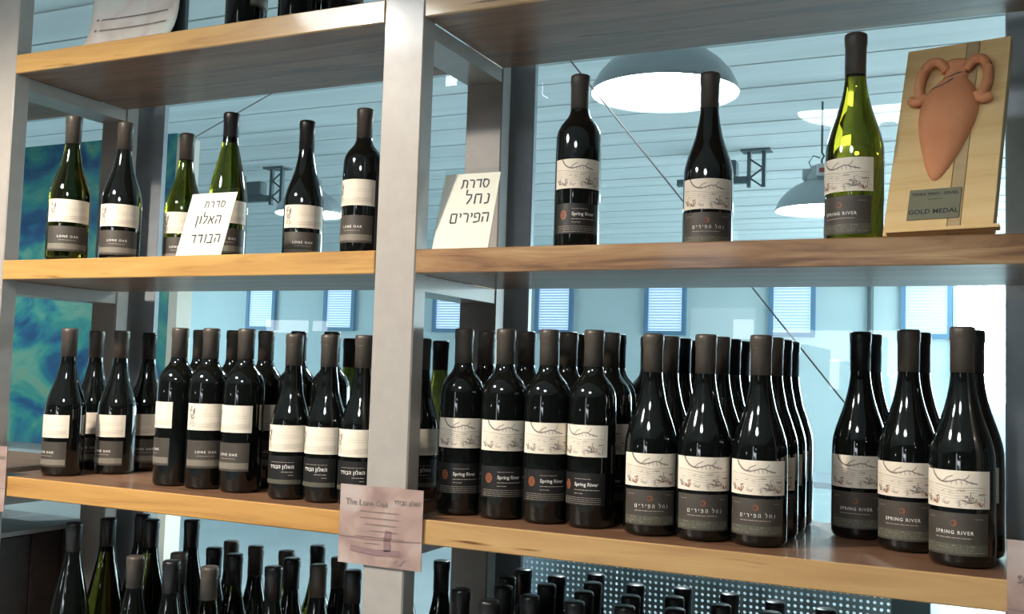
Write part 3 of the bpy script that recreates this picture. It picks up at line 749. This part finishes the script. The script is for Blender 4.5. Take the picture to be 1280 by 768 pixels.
LOW_R += [
 ('river_english', 1076, .25, -7, 'left front bottle of the right-hand trio on the lower right shelf', None, 'cap_black_or_shaded'),
 ('river_english', 1090, .332, -7, 'bottle close behind the left one of the right-hand trio', None, 'cap_black_or_shaded'),
 ('river_english', 1136, .172, -10, 'middle front bottle of the right-hand trio on the lower right shelf'),
 ('river_english', 1150, .254, -10, 'bottle close behind the middle one of the right-hand trio', None, 'cap_black_or_shaded'),
 ('river_english', 1203, .088, -14, 'rightmost and nearest bottle of the right-hand trio, lower right shelf'),
 ('river_english', 1216, .170, -14, 'bottle close behind the rightmost one of the right-hand trio', None, 'cap_black_or_shaded')]
for lst, x0, x1, grp in ((LOW_L, -.8594, .02, 'wine bottles on the lower shelf of the left bay'), (LOW_R, .0744, .934, 'wine bottles on the lower shelf of the right bay')):
    it = [[X_at(t[1], 412, t[2]), t[2], KINDS[t[0]][1]] for t in lst]
    relax(it, x0+.002, x1-.002, .012, .3715, 1500)
    for t, (x, y, r) in zip(lst, it):
        bottle(t[0], x, y, Z1+.0003, t[3], t[4], grp, t[5] if len(t) > 5 else None, t[6] if len(t) > 6 else None)

# bottom shelf, by the cap tops seen
BL = [(104, 652), (138, 648), (170, 645), (203, 649), (233, 650), (224, 692), (255, 687), (247, 712), (286, 678), (294, 693), (323, 684), (352, 690), (350, 708), (372, 697), (402, 681), (396, 702), (414, 700), (434, 712), (532, 697), (558, 690), (180, 700), (130, 712)]
BR = [(594, 735), (630, 731), (609, 752), (636, 725), (654, 713), (660, 743), (688, 732), (705, 721), (737, 720), (716, 750), (758, 727), (744, 741), (785, 745), (807, 734), (788, 754), (854, 740), (844, 748), (840, 758), (905, 744), (896, 754), (955, 751), (948, 762), (1008, 758)]
for pts, x0, x1, nm, kinds in ((BL, -.8594, .02, 'left', ('oak_burgundy', 'oak_bordeaux')), (BR, .0744, .934, 'right', ('river_bordeaux', 'river_hebrew'))):
    it = []
    for i, (px, py) in enumerate(pts):
        k = ('oak_tall' if py < 665 else kinds[0]) if (nm == 'left') else (kinds[0] if px < 800 else kinds[1])
        p = at(px, py, Z=ZB+H_(k)); it.append([p.x, p.y, KINDS[k][1], k, px])
    relax(it, x0+.002, x1-.002, .012, .3715, 500)
    it.sort(key=lambda t: t[4])
    for i, (x, y, r, k, px) in enumerate(it):
        bottle(k, x, y, ZB+.0003, random.uniform(-15, 15), '%s bottle from the left, by its cap, on the bottom shelf of the %s bay' % (ORD[i], nm), 'wine bottles on the bottom shelf of the %s bay' % nm,
               'glass_deep' if (nm == 'left' and i % 3 == 2) else None, 'cap_black_or_shaded' if (nm == 'right' or i % 2) else None)

# ================================================================== SIGNS AND CARDS
def frame_from(BLc, BRc, TLc, TRc):
    B = (BLc+BRc)/2; T_ = (TLc+TRc)/2; u = (BRc-BLc).normalized(); v = (T_-B); v = (v-u*v.dot(u)); hh = v.length; v.normalize(); n = u.cross(v)  # n points to the front
    return B, u, v, n, hh
def set_frame(o, B, u, v, n):   # local x=u, y=-n (back), z=v
    b = -n
    o.matrix_world = Matrix(((u.x, b.x, v.x, B.x), (u.y, b.y, v.y, B.y), (u.z, b.z, v.z, B.z), (0, 0, 0, 1)))
def hand_sign(x0, x1, y0, lean, h, lines_, label, z=Z2):
    BLc, BRc = Vector((x0, y0, z+.002)), Vector((x1, y0, z+.002)); up_ = Vector((0, lean, math.sqrt(h*h-lean*lean)))
    B, u, v, n, hh = frame_from(BLc, BRc, BLc+up_, BRc+up_)
    n = -n if n.y > 0 else n
    e = empty('sign_holder'); set_frame(e, B, u, v, n); tag(e, label, 'sign', 'handwritten series signs on the middle shelves')
    W = (x1-x0)/2
    boxobj('acrylic_front', -W-.002, W+.002, -.0012, -.0002, 0, h+.008, M['acrylic'], e)
    c = boxobj('card', -W, W, 0, .0009, .0005, h, M['card'], e)
    bm = bmesh.new(); v_ = [bm.verts.new(p) for p in ((-W*.3, .0012, h*.75), (W*.3, .0012, h*.75), (W*.3, .05, .016), (-W*.3, .05, .016), (-W*.3, .0025, h*.75), (W*.3, .0025, h*.75), (W*.3, .0515, .0165), (-W*.3, .0515, .0165))]
    for f in ((0, 1, 2, 3), (4, 7, 6, 5), (0, 4, 5, 1), (3, 2, 6, 7), (0, 3, 7, 4), (1, 5, 6, 2)): bm.faces.new([v_[i] for i in f])
    obj('acrylic_stand', bm, M['acrylic'], e)
    p = Print()
    for words, right, y, hgt, sp in lines_: p.hebrew(words, right*W, y*h, hgt, hgt*.16, 0, sp)
    # parent is the card: its own origin sits at (0, .00045, .0005)
    p.build('handwriting', [M['black_ink']], c, None, -.0005, .0009)
    return e
hand_sign(-.437, -.333, .020, .036, .124, [(W_SERIES, .62, .76, .013, .22), (W_OAK, .60, .50, .0165, .12), (W_LONE, .78, .20, .0165, .16)], 'white handwritten Hebrew sign in a clear holder before the slim olive bottle')
hand_sign(.092, .190, .020, .037, .131, [(W_SERIES, .68, .80, .0150, .10), (W_STREAM, .78, .585, .0175, .22), (W_FRUITS, .86, .34, .0165, .08)], 'white handwritten Hebrew sign in a clear holder right of the centre post')

def wash_card(x0, x1, z0, z1, label, small):
    e = empty('description_card', ((x0+x1)/2, -.0035, z0)); tag(e, label, 'card', 'printed description cards on the posts')
    W = (x1-x0)/2; h = z1-z0
    c = boxobj('card', -W, W, -.0008, .0008, 0, h, M['wash'], e)
    boxobj('backing_clip', -.012, .012, .001, .0032, h*.6, h*.8, M['steel'], e)
    p = Print(); r = random.Random(4)
    # painted tree: crown, trunk and ground wash
    for k in range(9): p.disc(W*.25+r.uniform(-.5, .5)*W, h*.62+r.uniform(-.16, .16)*h, W*.14, 0, 12, h*.08)
    p2 = Print()
    p2.stroke([(W*.2, h*.2), (W*.18, h*.33), (W*.22, h*.46)], .012, 0); p2.stroke([(-W*.7, h*.2), (-W*.1, h*.17), (W*.5, h*.19)], .009, 0)
    p2.stroke([(-W, h*.345), (-W*.3, h*.33), (W*.5, h*.34), (W, h*.36)], .0012, 0)
    p2.stroke([(W*.35, h*.06), (W*.45, h*.1), (W*.5, h*.04), (W*.62, h*.12)], .001, 1)
    if small == 'river':
        p2.latin('Spring River', -W*.86, h*.60, .013, 1, 1, 'LEFT', .0001)
        rr = p2.hebrew(W_STREAM, W*.85, h*.80, .0065, .0011, 1)
        p2.hebrew(W_FRUITS, rr-.002, h*.80, .0065, .0011, 1)
    else:
        p2.latin('The Lone Oak', -W*.86, h*.75, .0135, 1, 1, 'LEFT', .0001)
        rr = p2.hebrew(W_OAK, W*.95, h*.80, .0060, .0013, 1)
        p2.hebrew(W_LONE, rr-.002, h*.80, .0060, .0013, 1)
    for k, (a, b) in enumerate(((-.5, .45), (-.48, .45), (-.35, .4), (-.25, .45), (-.6, .6), (-.35, .0))):
        p2.lines(a*W, b*W, [h*(.68-.08*k)], .0012, 1, r)
    p2.build('print', [M['wash_dark'], M['ink']], c, None, 0, .0016)
wash_card(-.044, .107, -.078, .044, 'watercolour description card fixed to the centre post over the lower shelf edge', 'oak')
wash_card(.905, 1.055, -.075, .049, 'watercolour description card at the bottom right corner on the right post', 'river')
wash_card(-.958, -.808, -.067, .057, 'watercolour description card on the left post, only its right edge in view', 'oak')

# curled paper on the top shelf
e = empty('paper_scroll', (-.60, .05, Z3)); tag(e, 'pale curled paper sheet with two printed bullet lines on the top left shelf', 'paper')
bm = bmesh.new(); N = 14; rows = []
curve = [(-.043, .0035), (-.030, .006), (-.020, .014), (-.012, .028), (-.006, .046), (-.002, .068), (0, .10), (.001, .14), (.003, .2)]
for th in (0, .0008):
    g = []
    for (yy, zz) in curve: g.append([bm.verts.new((-.112+.224*k/N, yy+th+.006*math.sin(k/N*PI), zz-th*.5)) for k in range(N+1)])
    rows.append(g)
for g in rows:
    for a, b in zip(g, g[1:]):
        for k in range(N): bm.faces.new((a[k], a[k+1], b[k+1], b[k]))
for side in (0, N):
    for a in range(len(curve)-1): bm.faces.new((rows[0][a][side], rows[0][a+1][side], rows[1][a+1][side], rows[1][a][side]))
bmesh.ops.recalc_face_normals(bm, faces=bm.faces)
sh = obj('sheet', bm, M['wash_pale'], e, True)
def scroll_map(x, y, lift):
    for (ya, za), (yb, zb) in zip(curve, curve[1:]):
        if za <= y <= zb:
            t = (y-za)/(zb-za); k = (x+.112)/.224; return (x, ya+(yb-ya)*t+.006*math.sin(k*PI)-.0012, y)
    return (x, 0, y)
p = Print(); r = random.Random(2)
for y in (.043, .066):
    p.lines(-.085, .085, [y], .0028, 0, r); p.disc(-.095, y, .0028, 0)
p.build('print', [M['ink']], sh, flat=scroll_map)
boxobj('support_board', -.095, .118, .012, .018, .0005, .2, M['dark_metal'], e)

# amphora plaque
BLc = Vector((.758, .062, Z2+.0095)); BRc = Vector((.889, .036, Z2+.0095))
TLc = at(1129, 68, Y=.185); TRc = at(1258, 43, Y=.150)
B, u, v, n, hh = frame_from(BLc, BRc, TLc, TRc)
if n.y > 0: n = -n
e = empty('amphora_plaque'); set_frame(e, B, u, v, n)
tag(e, 'wooden award plaque with a terracotta amphora and brass plate, leaning at the right', 'award plaque')
W = ((BRc-BLc).length+(TRc-TLc).length)/4; 
xs = [-W, W*.18, W*.42, W]
for k, mm in enumerate(('wood_pale', 'wood_pale_stripe', 'wood_pale')):
    boxobj('plank', xs[k], xs[k+1]-.0006, 0, .018, 0, hh, M[mm], e, bevel=.0006)
bm = bmesh.new()
# half-round amphora in relief, axis along local z, tilted slightly
prof = [(.002, 0), (.008, .006), (.016, .022), (.0245, .046), (.032, .070), (.0375, .095), (.039, .115), (.037, .132), (.031, .148), (.0225, .160), (.0165, .168), (.0155, .176), (.018, .186), (.0195, .193), (.018, .197)]
seg = 20; rings = []
for r_, z_ in prof: rings.append([bm.verts.new((-r_*math.cos(PI*k/seg), -r_*.62*math.sin(PI*k/seg), z_)) for k in range(seg+1)])
for a, b in zip(rings, rings[1:]):
    for k in range(seg): bm.faces.new((a[k], a[k+1], b[k+1], b[k]))
bm.faces.new(rings[0]); bm.faces.new(rings[-1])
bmesh.ops.recalc_face_normals(bm, faces=bm.faces)
k_ = hh/.315
am = obj('amphora', bm, M['terracotta'], e, True, loc=(-.010, -.0002, .083*k_)); am.scale = (k_, k_, k_); am.rotation_euler = (0, .07, 0)
for s in (-1, 1):
    bm = bmesh.new()
    tube(bm, spline([(s*.013, -.006, .180), (s*.022, -.010, .192), (s*.034, -.011, .192), (s*.043, -.010, .178), (s*.045, -.009, .155), (s*.042, -.008, .138), (s*.040, -.008, .130)]), .0068, 12)
    hd = obj('handle', bm, M['terracotta'], am, True)
    bm = bmesh.new(); tube(bm, spline([(s*.034, -.007, .136), (s*.040, -.008, .128), (s*.047, -.008, .127), (s*.053, -.007, .132)]), .0062, 12); obj('handle_curl', bm, M['terracotta'], am, True)
bm = bmesh.new()
def on_amph(x, z):
    for (ra, za), (rb, zb) in zip(prof, prof[1:]):
        if za <= z <= zb:
            R_ = ra+(rb-ra)*(z-za)/(zb-za); return (x, -.62*math.sqrt(max(R_*R_-x*x, 0))-.0004, z)
    return (x, -.001, z)
tube(bm, [on_amph(-.014, .166), on_amph(-.004, .167), on_amph(.006, .173), on_amph(.0155, .178)], .0009, 6)
tube(bm, [on_amph(-.033, .141), on_amph(-.022, .1445), on_amph(-.012, .145), on_amph(-.004, .151), on_amph(.001, .16)], .0009, 6)
obj('crack_lines', bm, M['dark_metal'], am)
bp = boxobj('brass_plate', -W*.58, W*.38, -.0016, -.0002, .022*k_, .070*k_, M['brass'], e, bevel=.0006)
p = Print(); wl = W*.48
p.latin('TERRA VINO - ISRAEL', 0, .0375*k_, .0062, 0, 1, 'CENTER', .0001); p.lines(-.008, .01, [.031*k_], .0008, 0, random.Random(1)); p.latin('GOLD MEDAL', 0, .0085*k_, .0098, 0, 1.02, 'CENTER', .0002)
p.build('engraving', [M['black_ink']], bp, None, 0, .0010)
boxobj('ledge', -W*.9, W*1.12, -.010, -.0005, -.001, .004, M['wood_pale'], e)
bm = bmesh.new(); tube(bm, [(W*.5, .0185, hh*.6), (W*.5, .10, .048)], .004, 8); obj('prop_leg', bm, M['wood_pale'], e)
